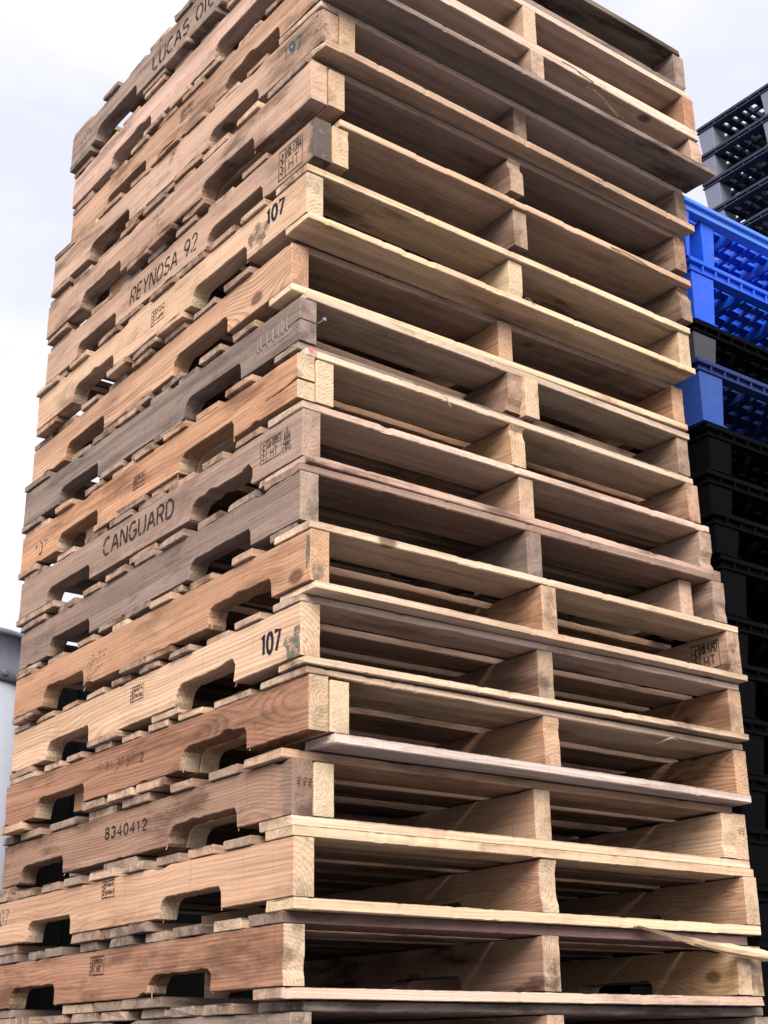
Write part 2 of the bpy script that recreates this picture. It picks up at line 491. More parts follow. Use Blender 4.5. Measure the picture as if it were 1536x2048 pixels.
def side_box(st, y0, z0, wd, ht, lines, mat, seed=1, width=0.0013, div=0.28, skew=0.0):
    """rectangular heat-treatment stamp: frame, divider, leaf mark, text lines"""
    R = random.Random(seed)
    pp = [[(0,0),(wd,0),(wd,ht),(0,ht),(0,0)], [(div*wd,0),(div*wd,ht)]]
    # leaf mark
    cx = div*wd*0.5
    for k in range(6):
        zz = ht*(0.16+0.12*k)
        pp.append([(cx, zz), (cx+div*wd*0.30*(1 if k % 2 else -1), zz+ht*0.09)])
    pp.append([(cx, ht*0.10), (cx, ht*0.90)])
    n = len(lines)
    for i, tx in enumerate(lines):
        hh = ht*0.68/n
        zz = ht-(i+1)*ht*0.92/n+ht*0.06
        if tx is None:
            for k in range(7):
                a = div*wd+wd*(0.07+0.088*k)
                pp.append([(a, zz+hh*R.random()*0.3), (a+wd*0.03*R.uniform(-1, 1), zz+hh*R.uniform(.7, 1.0))])
                if R.random() < .6: pp.append([(a, zz+hh*.5), (a+wd*0.06, zz+hh*R.random())])
        else:
            pl, tw = strokes(tx)
            s = min(wd*(1-div)*0.84/tw, hh*1.1)
            x0 = div*wd + (wd*(1-div)-tw*s)/2
            for p in pl: pp.append([(x0+x*s, zz+y*hh) for x, y in p])
    return ink(st, 'stamp_mark', pp, lambda u, v: (y0-u, 0.0007, z0+v+skew*u), width, mat)

# ------------------------------------------------------------------ wooden pallets
W, L, H, T = 1.0743, 1.1983, 0.089, 0.038
POSE = {
0:(0.5020,0.6060,-0.01500,-0.1235,0.0008,0.0002),
1:(0.4979,0.6037,-0.02681,0.0030,0.00132,0.00018),
2:(0.4946,0.5972,-0.01076,0.1312,0.00300,-0.00065),
3:(0.5101,0.6186,-0.01706,0.2574,0.00225,-0.00104),
4:(0.4980,0.5881,0.00485,0.3833,0.00100,-0.00146),
5:(0.4958,0.5862,-0.01246,0.5034,0.00137,-0.00232),
6:(0.4882,0.5683,0.00137,0.6228,0.00160,-0.00350),
7:(0.5024,0.6074,-0.00959,0.7453,0.00114,-0.00080),
8:(0.5052,0.6282,0.00520,0.8706,-0.00010,0.00040),
9:(0.5106,0.6571,0.00651,0.9949,-0.00071,0.00050),
10:(0.5163,0.6726,0.01449,1.1180,-0.00083,-0.00049),
11:(0.5224,0.6800,-0.00758,1.2427,-0.00060,-0.00180),
12:(0.5091,0.6334,0.00698,1.3661,-0.00120,-0.00180),
13:(0.5186,0.6242,0.00800,1.4903,-0.00108,0.00022),
14:(0.5062,0.6169,0.00577,1.6152,-0.00050,0.00240),
15:(0.5104,0.6024,0.01732,1.7420,-0.00180,0.00260),
16:(0.5248,0.5552,0.00703,1.8648,-0.00131,0.00179),
17:(0.5228,0.5652,0.00295,1.9884,-0.00080,0.00113),
18:(0.5106,0.5664,0.00380,2.1123,-0.00051,0.00078),
}
CX, CY = 1.016/2, 1.219/2
# sRGB wood tones
PINE=(226,194,160); CREAM=(238,214,184); TAN=(208,170,138); PINK=(206,175,152); ROSE=(220,190,174)
ORANGE=(200,154,118); RED=(170,126,99); BROWN=(160,127,106); GREY=(138,120,110); MAUVE=(168,146,133); DARK=(110,94,86)
OCHRE=(216,178,132); YELLOW=(240,214,174); PALE=(234,208,190); WHITE=(224,214,208)
DEF_N = ((0.20,0.42),(0.79,1.00))
# stringer tones: left, middle, right = (colour, weather, dirt, endlight, ring); comp = companion block beside the left runner
SPEC = {
0: dict(l=(GREY,.75,.5,.2,.4), m=(TAN,.3,.4,.4,.4), r=(GREY,.7,.3,.3,.4), top=(GREY,.85), bot=(GREY,.6), deck=(BROWN,.5)),
1: dict(l=(RED,.05,.35,.85,.55), m=(BROWN,.15,.6,.5,.4), r=(TAN,.1,.4,.7,.5), top=((112,82,86),.3), bot=(PALE,.15), deck=(DARK,.35),  # lowest decks toned darker, putting deep bay shade into the wood colour
        n=((.226,.448),(.857,1.09)), ry=.004, rcomp=(OCHRE,.05,.3,.8,.5)),
2: dict(l=(TAN,.05,.25,.8,.45), m=(TAN,.05,.2,.9,.6), r=(TAN,.05,.2,.8,.5), top=(YELLOW,.05), bot=(YELLOW,.03), deck=(BROWN,.3),
        n=((.218,.432),(.803,1.015))),
3: dict(l=(BROWN,.15,.4,.1,.7), comp=(CREAM,.0,.1,.9,.6), m=(TAN,.05,.2,.7,.3), r=(ORANGE,.05,.3,.6,.3), rcomp=(PINE,.05,.15,.7,.6), top=(TAN,.15), bot=(CREAM,.05), deck=(BROWN,.3),
        n=((.172,.415),(.872,1.10)), estain=.35),
4: dict(l=(RED,.05,.3,.75,.75), comp=(OCHRE,.0,.15,1.0,.3), m=(ORANGE,.1,.4,.4,.4), r=(ORANGE,.05,.5,.3,.9), top=(CREAM,.25), bot=(WHITE,.22), deck=(TAN,.2),
        n=((.185,.405),(.80,1.03))),
5: dict(l=(PINE,.05,.2,.45,.6), m=(BROWN,.2,.4,.5,.5), r=(ORANGE,.05,.3,.5,.5), top=(PALE,.15), bot=(CREAM,.15), deck=(TAN,.15),
        n=((.212,.423),(.793,1.004))),
6: dict(l=(ORANGE,.05,.25,.15,.5), m=(ORANGE,.05,.3,.6,.5), r=(TAN,.3,.5,.2,.4), top=(CREAM,.05), bot=(CREAM,.15), deck=(TAN,.15),
        n=((.117,.327),(.839,1.042))),
7: dict(l=(GREY,.45,.35,.45,.5), m=(DARK,.5,.3,.1,.3), r=(BROWN,.45,.3,.3,.4), top=(BROWN,.5), bot=(DARK,.8), deck=(BROWN,.4), ricomp=True,
        n=((.16,.385),(.82,1.03))),
8: dict(l=(MAUVE,.2,.25,.05,.2), m=(TAN,.2,.25,.4,.3), r=(MAUVE,.25,.25,.1,.3), top=(PALE,.2), bot=(ROSE,.1), deck=(BROWN,.25),
        n=((.172,.390),(.825,1.046))),
9: dict(l=(ORANGE,.0,.3,.9,.5), comp=(YELLOW,.0,.05,1.0,.1), m=(OCHRE,.15,.35,.5,.5), r=(ORANGE,.25,.5,.2,.5), top=(CREAM,.1), bot=(GREY,.7), deck=(ORANGE,.15),
        n=((.216,.422),(.787,.992))),
10: dict(l=(GREY,.65,.3,.0,.35), m=(BROWN,.3,.3,.2,.3), r=(BROWN,.4,.3,.2,.8), top=(CREAM,.3), bot=(GREY,.7), deck=(DARK,.4), mcomp=True,
        n=((.20,.42),(.80,1.0))),
11: dict(l=(TAN,.05,.15,.0,.9), m=(ORANGE,.05,.2,.3,.7), r=(ORANGE,.05,.3,.2,.7), top=(TAN,.45), bot=(YELLOW,.1), deck=(BROWN,.35),
        n=((.235,.46),(.79,1.0)), endcol=True),
12: dict(l=(PINE,.0,.3,.95,.4), m=(YELLOW,.0,.15,.9,.4), r=(PINE,.0,.15,.9,.4), top=(YELLOW,.05), bot=(YELLOW,.1), deck=(TAN,.2),
        n=((.210,.425),(.782,.990))),
13: dict(l=(PINK,.15,.25,.0,.3), comp=(OCHRE,.0,.25,.8,.4), m=(BROWN,.3,.3,.4,.4), r=(BROWN,.35,.3,.2,.4), top=(PINE,.15), bot=(GREY,.6), deck=(BROWN,.2),
        n=((.183,.403),(.815,1.024)), estain=.86),
14: dict(l=(PINK,.18,.4,.3,.3), comp=(TAN,.05,.25,.6,.4), m=(BROWN,.3,.3,.5,.4), r=(BROWN,.35,.6,.0,.4), top=(MAUVE,.3), bot=(GREY,.5), deck=(BROWN,.2),
        n=((.205,.42),(.79,1.0))),
15: dict(l=(PINK,.22,.4,.1,.3), comp=(OCHRE,.05,.2,.6,.4), m=(BROWN,.3,.3,.4,.4), r=(BROWN,.5,.3,.1,.4), top=(PALE,.2), bot=(PINE,.35), deck=(RED,.15),
        n=((.230,.427),(.787,.993)), clip=(.03,.012)),
16: dict(l=(TAN,.18,.4,.3,.4), m=(PINK,.15,.3,.5,.5), r=(PINK,.15,.3,.2,.5), top=(PALE,.1), bot=(GREY,.65), deck=(BROWN,.25),
        n=((.21,.43),(.79,1.0))),
17: dict(l=(ROSE,.05,.3,.3,.3), m=(PINK,.05,.15,.6,.5), r=(RED,.0,.1,.0,.3), top=(PALE,.05), bot=(PALE,.1), deck=(PINK,.1),
        n=((.235,.464),(.763,.977))),
18: dict(l=(MAUVE,.45,.35,.2,.2), m=(GREY,.5,.3,.2,.3), r=(GREY,.5,.3,.1,.3), top=((112,114,94),.55), bot=(GREY,.8), deck=((100,98,86),.5),
        n=((.20,.42),(.827,1.046))),
}
TOPS = {
1:[(-.005,.094),(.098,.219),(.223,.355),(.364,.479),(.484,.618),(.640,.753),(.80,.91),(.92,1.016),(1.03,1.195)],
2:[(.002,.086),(.093,.211),(.215,.334),(.338,.455),(.462,.576),(.581,.715),(.720,.832),(.836,.955),(.959,1.09),(1.10,1.197)],
3:[(.0,.12),(.133,.264),(.29,.40),(.455,.60),(.609,.770),(.779,.946),(.953,1.094),(1.10,1.195)],
4:[(.004,.143),(.150,.30),(.304,.418),(.427,.532),(.542,.648),(.659,.762),(.779,.883),(.889,.999),(1.02,1.19)],
5:[(.0,.084),(.092,.208),(.212,.322),(.327,.441),(.451,.568),(.579,.688),(.699,.816),(.824,.938),(.943,1.067),(1.08,1.196)],
6:[(.0,.109),(.141,.240),(.288,.405),(.434,.547),(.630,.728),(.77,.88),(.93,1.04),(1.09,1.197)],
}
BOTS = {
1:[(.001,.089),(.39,.55),(.555,.678),(.689,.822),(1.08,1.197)],
2:[(.0,.081),(.465,.542),(.547,.666),(.671,.793),(1.08,1.197)],
3:[(-.002,.096),(.543,.682),(1.12,1.205)],
5:[(-.004,.077),(.407,.514),(.646,.782),(1.07,1.197)],
6:[(.0,.109),(.457,.555),(.56,.659),(1.07,1.197)],
8:[(-.012,.144),(.527,.645),(.995,1.20)],
}
# front boards that do not sit flush: (x0, x1 overhang, y offset, rough)
LEADT = {0:(.03,0,.012), 1:(.0,-.03,.012), 2:(.0,.0,0), 3:(-.012,-.022,.014), 4:(-.004,-.006,-.002), 5:(-.002,-.004,0), 6:(-.002,.0,0), 7:(.0,-.004,.002), 8:(-.002,-.004,0),
         9:(.018,-.012,.0), 10:(.014,.002,-.002), 11:(.02,-.004,.02), 12:(-.002,0,-.003), 13:(.055,-.004,-.006), 14:(-.004,-.006,.012), 15:(.0,-.004,.006), 16:(-.004,-.006,.0), 17:(-.002,-.008,0), 18:(0,-.014,0)}
LEADB = {0:(0,0,0), 1:(-.004,-.016,-.008), 2:(-.002,-.004,-.004), 3:(-.003,-.006,-.002), 4:(.045,-.010,-.008), 5:(.002,-.002,-.006), 6:(.004,.0,-.010), 7:(.0,-.01,.012), 8:(.0,.0,-.004),
         9:(.03,-.012,.045), 10:(.0,-.006,.004), 11:(-.002,0,-.004), 12:(.0,-.002,-.008), 13:(.03,-.01,.028), 14:(.05,-.02,.06), 15:(.0,.004,-.012), 16:(-.01,.010,-.026), 17:(0,-.002,-.004), 18:(.0,-.01,.0)}

LABELS = {
0:'grey weathered wooden pallet only just showing along the bottom edge of the photo',
1:'red-brown wooden pallet, lowest whole one in the stack, below the hanging splinter',
2:'tan wooden pallet whose pale bottom board hangs as a long splinter at right',
3:'brown wooden pallet stencilled 8340412 with a cream block beside its corner',
4:'red-brown wavy-grained wooden pallet with yellow corner block and whitish bottom board',
5:'tan wooden pallet with the lower navy 107 and a grey-green corner stain',
6:'orange wooden pallet with dark corner stain and MX-9792 HT stamp inside at right',
7:'grey-brown wooden pallet directly under the one stencilled CANGUARD',
8:'mauve wooden pallet stencilled CANGUARD with a boxed HT stamp near the corner',
9:'orange-tan wooden pallet with a cracked yellow corner under a pink paint dab',
10:'dark grey weathered wooden pallet with a row of staples along its split corner',
11:'light tan wooden pallet between the stapled grey one and the upper navy 107',
12:'pale yellow wooden pallet with the upper navy 107 near its corner',
13:'pinkish wooden pallet stencilled REYNOSA 92 with a blackened corner and HT stamp',
14:'pinkish tan wooden pallet with two-block corner, directly above the REYNOSA 92 pallet',
15:'pinkish wooden pallet marked 197 in faded green near its chipped corner',
16:'tan wooden pallet, third from top, its dark grey bottom board sticking out at right',
17:'rose-tinted wooden pallet with reddish right end, second from the top of the stack',
18:'grey wooden pallet stencilled LUCAS OIL at the very top of the stack',
}

def make_pallet(i):
    s = SPEC[i]
    R = random.Random(100+i*7)
    px, py, a, pz, tx, ty = POSE[i]
    gap_dn = (POSE[i][3]-POSE[i-1][3]-H) if i-1 in POSE else .0355
    gap_up = (POSE[i+1][3]-POSE[i][3]-H) if i+1 in POSE else .036
    tt, tb = gap_up/2-0.0006, gap_dn/2-0.0006
    root = bpy.data.objects.new('wooden_pallet', None)
    root.empty_display_size = .2
    col.objects.link(root)
    # tilt: z += tx*lx + ty*ly
    root.matrix_world = Matrix.Translation((px, py, pz+Z0)) @ Matrix.Rotation(a, 4, 'Z') @ Matrix(((1,0,0,0),(0,1,0,0),(tx,ty,1,0),(0,0,0,1)))
    q = Matrix.Rotation(a, 3, 'Z') @ Matrix.Rotation(ty, 3, 'X') @ Matrix.Rotation(-tx, 3, 'Y')
    root.matrix_world = Matrix.Translation((px, py, pz-tb+Z0)) @ q.to_4x4()
    tag(root, LABELS[i], 'pallet', 'wooden pallets in the tall stack')
    B = Vector((-CX, -CY, tb))             # pallet corner in root space
    def jit(c, k=.05):
        f = 1+R.uniform(-k, k); g = R.uniform(-k, k)*.5
        c = tuple(.80*v+.20*u for v, u in zip(c, (202, 162, 136)))
        l = lin(c[0]+3, c[1]-2, c[2]-5)
        lm_ = .3*l[0]+.5*l[1]+.2*l[2]
        l = tuple(v*.90+lm_*.10 for v in l)
        return tuple(1.06*v*f*(1+.4*g*(j-1)) for j, v in enumerate(l))
    n = s.get('n', DEF_N)
    nn = [(x0, x1, .036+R.uniform(-.002, .003), R.uniform(.022, .034)) for x0, x1 in n]
    st = []
    def stringer(xs, spec, length=L, y0=0.0, h=H, nts=nn, split=None, clip=None, es=0.0, seed=0, rough=1.0, name='stringer'):
        c, wt, dt, el, rg = spec
        me = stringer_mesh(length, h, T, i*31+seed, nts, rough, split, clip)
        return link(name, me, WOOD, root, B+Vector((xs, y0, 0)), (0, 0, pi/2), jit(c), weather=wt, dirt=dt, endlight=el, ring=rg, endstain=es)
    split = {9: (.036, .11, .004), 10: (.043, .15, .0022)}.get(i)
    rough = 1.0 + s['l'][1]*.6
    sl = stringer(0.0, s['l'], split=split, clip=s.get('clip'), es=s.get('estain', 0), seed=1, rough=rough)
    sm = stringer(.513, s['m'], y0=R.uniform(-.004, .006), seed=2, rough=1.6 if i in (1, 6) else 1.1)
    sr = stringer(W-T, s['r'], y0=s.get('ry', R.uniform(-.002, .004)), seed=3, rough=1.5 if i in (13, 14) else 1.1)
    if 'comp' in s:
        stringer(T+.0012, s['comp'], length=.93, y0=-.003, h=H-.004, nts=[nn[0]], seed=4, name='companion_stringer')
    if 'rcomp' in s:
        stringer(W-2*T-.0015, s['rcomp'], length=.62, y0=-.004, h=H-.003, nts=[nn[0]], seed=5, name='companion_stringer')
    if s.get('ricomp'):
        stringer(W-2*T-.030, (PINK,.05,.1,.2,.3), length=.5, y0=.03, h=H-.002, nts=[], seed=6, name='companion_stringer')
    if s.get('mcomp'):
        stringer(.513+T+.001, (PINE,.1,.25,.6,.4), length=.7, y0=-.012, h=H+.001, nts=[nn[0]], seed=6, name='companion_stringer', rough=1.8)
    # decks
    def deck(layout, top):
        th = tt if top else tb
        lead = (LEADT if top else LEADB)[i]
        cl = s['top' if top else 'bot']
        for k, (y0, y1) in enumerate(layout):
            if k == 0:
                x0, xo, yo = lead
                c, wt = cl
                rg, dt = .35, R.choice((.2, .3, .45))
            else:
                x0, xo, yo = R.uniform(-.008, .006), R.uniform(-.010, .006), 0
                c, wt = s['deck']
                if R.random() < .3: c = R.choice((TAN, PINE, ORANGE, BROWN, PINK))
                wt = min(1, wt+R.choice((0, 0, .1, .25)))
                rg, dt = .4, .4
            ln = W+xo-x0
            me = board_mesh(ln, y1-y0, th-.0012-R.uniform(0, .0012), i*57+k*3+(500 if top else 0), 1.0+wt*1.2, wane=.004 if (k and R.random() < .3) else 0.0, bow=R.uniform(-.0006, .0006), step=.024 if k else .008)
            z = H+.0014 if top else -th-.0002
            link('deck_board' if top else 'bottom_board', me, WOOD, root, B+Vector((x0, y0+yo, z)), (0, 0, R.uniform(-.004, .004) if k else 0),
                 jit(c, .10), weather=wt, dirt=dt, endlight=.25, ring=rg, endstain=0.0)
    if i in TOPS: lt = [TOPS[i][0]]+[(a_+.032, b_) for a_, b_ in TOPS[i][1:]]
    else:
        lt = [(0.0, R.uniform(.138, .150) if i >= 13 else R.uniform(.108, .128))]
        last = 1.197-R.uniform(.10, .14)
        y = lt[0][1]
        while True:
            g_ = R.uniform(.022, .055); w_ = R.uniform(.08, .105)
            if y+g_+w_ > last-.004: break
            lt.append((y+g_, y+g_+w_)); y += g_+w_
        lt.append((last, 1.197))
    if i in BOTS: lb = BOTS[i]
    else:
        lb = [(0.0, R.uniform(.078, .095))]
        c0 = R.uniform(.40, .47)
        for k in range(3): lb.append((c0+.125*k, c0+.125*k+R.uniform(.09, .115)))
        lb.append((1.197-R.uniform(.10, .13), 1.197))
    deck(lt, True); deck(lb, False)
    return root, sl, sm, sr

PAL = {}
for i in range(19):
    PAL[i] = make_pallet(i)

# pallets hidden below the lower edge of the picture carry the stack down to the yard
def copy_tree(o, parent=None):
    c = o.copy(); col.objects.link(c)
    if parent is not None:
        c.parent = parent
        c.matrix_parent_inverse = o.matrix_parent_inverse.copy()
    for ch in list(o.children): copy_tree(ch, c)
    return c
pitch0 = 0.1245
for k in range(1, 9):
    src = PAL[0][0] if k % 2 else PAL[8][0]
    c = copy_tree(src)
    c.location = (0.505+0.006*((k*7) % 5-2), 0.604+0.006*((k*3) % 5-2), PAL[0][0].location.z-pitch0*k)
    c.rotation_euler = (0, 0, 0.004*((k*2) % 5-2))
    c['label'] = 'wooden pallet carrying the stack below the grey one at the photo bottom edge'
    c['group'] = 'wooden pallets below the lower edge of the photo'

# ------------------------------------------------------------------ marks on the pallets
sl = {i: PAL[i][1] for i in PAL}
side_text(sl[18], 'LUCAS OIL', .744, .019, .455, .024, .040, INK['black'], .0068)
side_text(sl[18], 'LEN', 1.150, .044, 1.085, .046, .026, INK['faint'], .004)
side_text(sl[13], 'REYNOSA 92', .745, .021, .445, .022, .040, INK['black'], .0052, lean=.12)
side_text(sl[12], '107', .137, .043, .078, .041, .033, INK['navy'], .0075)
side_text(sl[8], 'CANGUARD', .761, .034, .456, .032, .038, INK['black'], .0064)
side_text(sl[5], '107', .119, .026, .062, .023, .034, INK['navy'], .0078)
side_text(sl[15], '197', .133, .038, .073, .034, .031, INK['green'], .0070)
side_text(sl[3], '8340412', .677, .044, .502, .040, .020, INK['black'], .0046, gap=.3)
side_text(sl[4], 'H-385412', .70, .046, .551, .040, .018, INK['faint'], .0034)
side_text(sl[4], '107', .757, .052, .70, .05, .014, INK['faint'], .003)
side_text(sl[2], '107', 1.185, .043, 1.120, .042, .030, INK['green'], .0060)
side_text(sl[9], '107', 1.116, .019, 1.050, .017, .030, INK['faint'], .0060)
side_box(sl[8], .136, .027, .070, .042, ['GA-00953', 'HT'], INK['black'], 3, .0016)
side_box(sl[5], .607, .044, .054, .028, [None, None], INK['black'], 4, .0020)
side_box(sl[2], .667, .055, .054, .030, [None, None], INK['black'], 5, .0022)
side_box(sl[1], .693, .0465, .060, .0315, [None, 'HT'], INK['black'], 6, .0024)
side_box(sl[6], .820, .010, .082, .048, [None, None], INK['faint'], 7, .0020)
side_box(sl[9], .622, .026, .051, .029, [None, None], INK['black'], 8, .0020)
side_box(sl[12], .604, .027, .058, .036, [None, None], INK['black'], 9, .0020)
side_box(sl[13], .124, .010, .082, .066, ['HX-1394', 'HT'] if False else ['MX-1394', 'HT'], INK['black'], 10, .0024)
side_box(sl[14], .637, .037, .052, .027, [None, None], INK['faint'], 11, .0020)
side_box(sl[16], .627, .042, .056, .028, [None, None], INK['black'], 12, .0018)
side_box(sl[15], .604, .051, .044, .027, [None, None], INK['faint'], 13, .0020)
side_box(PAL[6][3], .096, .020, .073, .056, ['MX-9792', 'HT'], INK['black'], 14, .0026)
# tree logo beside the CANGUARD pallet's stamp
lp = []
for cx, hh in ((.006, .017), (.013, .026), (.020, .015)):
    for k in range(4):
        lp.append([(cx-.0035*(1-k/4), .020+hh*k/4), (cx, .024+hh*k/4+.003), (cx+.0035*(1-k/4), .020+hh*k/4)])
lp += [arc(.013, .018, .012, .007, 180, 360, 8), [(.004, .0165), (.022, .0165)], [(.006, .0135), (.020, .0135)]]
pl, tw = strokes('CIFQ')
lp += [[(x*.026/tw, y*.009) for x, y in p] for p in pl]
ink(sl[8], 'tree_logo', lp, lambda u, v: (.062-u, .0007, .026+v), .0019, INK['black'])
# small stamps on the end grain of the 8340412 pallet
def end_text(st, text, x0, z0, h, adv, mat, n=3):
    pp = []
    for k in range(n):
        pl, tw = strokes(text)
        for p in pl: pp.append([(x0+k*adv+y*h*.75, z0+x*h) for x, y in p])
    return ink(st, 'end_stamp', pp, lambda u, v: (-.0034, -u, v), .0013, mat)
end_text(sl[3], 'HT', .006, .047, .0090, .0105, INK['black'])
end_text(PAL[3][3], 'HT', .010, .050, .010, .011, INK['black'], 2)
end_text(PAL[3][2], 'HT', .008, .030, .008, .010, INK['faint'], 3)

def blob(parent, name, plane, cx, cz, rx, rz, mat, seed):
    n = 22
    V = [plane(cx, cz)]
    for k in range(n):
        a = 2*pi*k/n
        f = 1+.7*nz(cos(a)*2.4, sin(a)*1.6, seed)
        V.append(plane(max(.0008, cx+rx*f*cos(a)), max(.0015, cz+rz*f*sin(a))))
    F = [(0, 1+k, 1+(k+1) % n) for k in range(n)]
    return link(name, mesh(name, V, F), mat, parent)
sidep = lambda u, v: (u, .0006, v)
endp = lambda u, v: (-.0032, -u, v)
blob(sl[5], 'stain', sidep, .014, .018, .030, .030, INK['stain'], 2.2)
blob(sl[6], 'stain', sidep, .008, .050, .007, .028, INK['stain'], 4.4)
blob(sl[6], 'stain', endp, .014, .018, .012, .016, INK['stain'], 5.1)
blob(sl[12], 'stain', sidep, .165, .034, .030, .030, INK['scuff'], 6.3)

# staples and a bent nail on the grey pallet
for k, yy in enumerate((.139, .128, .108, .087, .068, .058, .030+.022, .040)):
    mb = MB(); hgt = .024+.003*(k % 3)
    mb.box(yy-.0013, yy+.0013, .0002, .0026, .032+.0006*k, .032+.0006*k+hgt)
    o = link('staple', mb.me('staple'), STEEL, sl[10])
mb = MB(); mb.box(-.022, -.002, -.040, -.038, .043, .045); mb.box(-.024, -.021, -.042, -.036, .041, .047)
link('nail', mb.me('nail'), STEEL, sl[10])
for yy, zz in ((.017, .073), (.019, .040)):
    mb = MB(); mb.box(yy-.002, yy+.002, .0002, .0025, zz-.002, zz+.002)
    link('nail', mb.me('nail'), STEEL, sl[15])

# the long split strip hanging from the tan pallet's bottom board
def splinter(root, pts, w0, color, seed, name='splinter', depth=.012):
    V = []; F = []
    n = len(pts)
    for i, (x, y, z, t) in enumerate(pts):
        j = .0012*nz(i*1.7, seed, 0)
        V += [(x, y+j, z+t/2), (x, y-depth/2+j, z+t*.1), (x, y+j, z-t/2), (x, y+depth+j, z-t*.2), (x, y+depth, z+t*.35)]
    for i in range(n-1):
        for k in range(5):
            a = i*5+k; b = i*5+(k+1) % 5
            F.append((a, b, b+5, a+5))
    F += [tuple(reversed(range(5))), tuple(range((n-1)*5, n*5))]
    return link(name, mesh(name, V, F), WOOD, root, (0, 0, 0), (0, 0, 0), color, weather=.05, dirt=.2, endlight=.3, ring=.5, endstain=0.0)
r2_ = PAL[2][0]
tb2 = (POSE[2][3]-POSE[1][3]-H)/2-.0006
def P2(x, y, z): return (x-CX, y-CY, z+tb2)
for q_, (xa, xb, za, zb_, tk_, ya) in enumerate(((.72, 1.105, -.016, -.068, .021, -.012), (.86, 1.12, -.040, -.080, .005, -.018))):
    sp = []
    for k in range(22):
        f = k/21
        t = tk_*(min(1, .15+f*1.3))*(1-.5*max(0, f-.85)/.15)*(1+.25*nz(f*14, q_*3.1, 2.2))
        sp.append((*P2(xa+(xb-xa)*f, ya-.016*f, za+(zb_-za)*f-.004*sin(f*4+q_)), max(.0012, t)))
    splinter(r2_, sp, .02, lin(236, 204, 166), 3.3+q_, depth=.010)
# small slivers standing off ragged edges
R = random.Random(5)
def sliver(pi_, x, y, z, dx, dz, dy=-.01, t=.0014):
    root = PAL[pi_][0]
    zb = root.location.z-Z0
    pts = []
    for k in range(6):
        f = k/5
        pts.append((x+dx*f-CX, y+dy*f-CY, z+dz*f+(POSE[pi_][3]-zb)+.003*sin(f*5), t*(1-.8*f)))
    splinter(root, pts, .002, lin(225, 195, 160), x*7, depth=.002)
sliver(16, .66, -.028, .040, .10, -.045, t=.0011); sliver(16, .68, -.028, .042, .06, -.05, t=.0011)
sliver(17, .62, -.006, -.016, .09, -.018); sliver(4, .86, -.004, .088, -.07, -.016, t=.004); sliver(4, .88, -.004, .090, -.06, -.008, t=.003)
sliver(11, .235, .0, -.002, .004, -.03, -.004); sliver(13, .80, -.008, .098, .14, -.016, t=.003); sliver(12, .55, -.004, .004, .015, -.012)
sliver(8, .50, -.004, -.012, .05, -.016); sliver(6, .80, -.008, .1, .05, .006); sliver(17, .30, -.004, -.018, -.05, .004)
sliver(9, .34, -.004, .098, .006, -.022, t=.003)

# torn fibres at the notch corners on the left face
for pi_ in (1, 2, 3, 4, 5, 6, 9, 11, 12, 14):
    nn_ = SPEC[pi_].get('n', DEF_N)
    for e_ in (nn_[0][0], nn_[1][0], nn_[0][1]+.004):
        for q_ in range(1):
            sliver(pi_, .002+R.uniform(0, .01), e_+R.uniform(-.012, .002), R.uniform(.0, .008), R.uniform(-.004, .002), -R.uniform(.002, .007), R.uniform(-.004, .010), t=.003)

# pink paint dab
pb = [o for o in PAL[9][0].children if o.name.startswith('deck_board')][0]
blob(pb, 'paint_dab', lambda u, v: (u, -.0030, v), .012, .009, .012, .007, INK['pink'], 9.1)

# straw caught in the gaps
def straw(pi_, y, z, seed):
    R = random.Random(seed)
    V = []; F = []
    for k in range(5):
        a = Vector((R.uniform(-.004, .012), y+R.uniform(-.03, .03), z))
        d = Vector((R.uniform(-.02, .006), R.uniform(-.02, .02), R.uniform(.004, .026)))
        t = Vector((0, .0006, 0)); u = Vector((.0006, 0, .0003))
        b = len(V)
        V += [a+t, a-t, a+u, a+d*.5+Vector((0, .002, .002)), a+d]
        F += [(b, b+1, b+3), (b+1, b+2, b+3), (b+2, b, b+3), (b, b+1, b+4)]
    root = PAL[pi_][0]
    zb = root.location.z-Z0
    o = link('straw_wisp', mesh('straw_wisp', V, F), STRAW, root, (-CX, -CY, POSE[pi_][3]-zb))
    return o
for k, (pi_, y, z) in enumerate(((3, .17, .092), (0, .53, .098))):
    straw(pi_, y, z, k)

# ------------------------------------------------------------------ plastic pallets
def add_cyl_bevel(me): return me
def rim_mesh(w, d, h, ribs, fl=.010):
    """deck rim: proud top and bottom lips joined by a set-back web with small upright ribs; z 0..h (top)"""
    m_ = MB()
    lip = .012
    for (x0, x1, y0, y1, axis) in ((0, w, 0, .03, 'x'), (0, w, d-.03, d, 'x'), (0, .03, .03, d-.03, 'y'), (w-.03, w, .03, d-.03, 'y')):
        m_.box(x0, x1, y0, y1, h-lip, h)
        if axis == 'x':
            m_.box(x0, x1, y0, y1, 0, .006)
            yi0, yi1 = (y0+fl, y1) if y0 == 0 else (y0, y1-fl)
            m_.box(x0+fl, x1-fl, yi0, yi1, .006, h-lip)
            if ribs:
                n = int(w/ribs)
                for k in range(1, n):
                    x = w*k/n
                    ya, yb = (y0+.0015, yi0) if y0 == 0 else (yi1, y1-.0015)
                    m_.box(x-.0022, x+.0022, ya, yb, .006, h-lip)
        else:
            m_.box(x0, x1, y0, y1, 0, .006)
            xi0, xi1 = (x0+fl, x1) if x0 == 0 else (x0, x1-fl)
            m_.box(xi0, xi1, y0, y1, .006, h-lip)
            if ribs:
                n = int(d/ribs)
                for k in range(1, n):
                    y = .03+(d-.06)*k/n
                    xa, xb = (x0+.0015, xi0) if x0 == 0 else (xi1, x1-.0015)
                    m_.box(xa, xb, y-.0022, y+.0022, .006, h-lip)
    return m_.me('deck_rim')
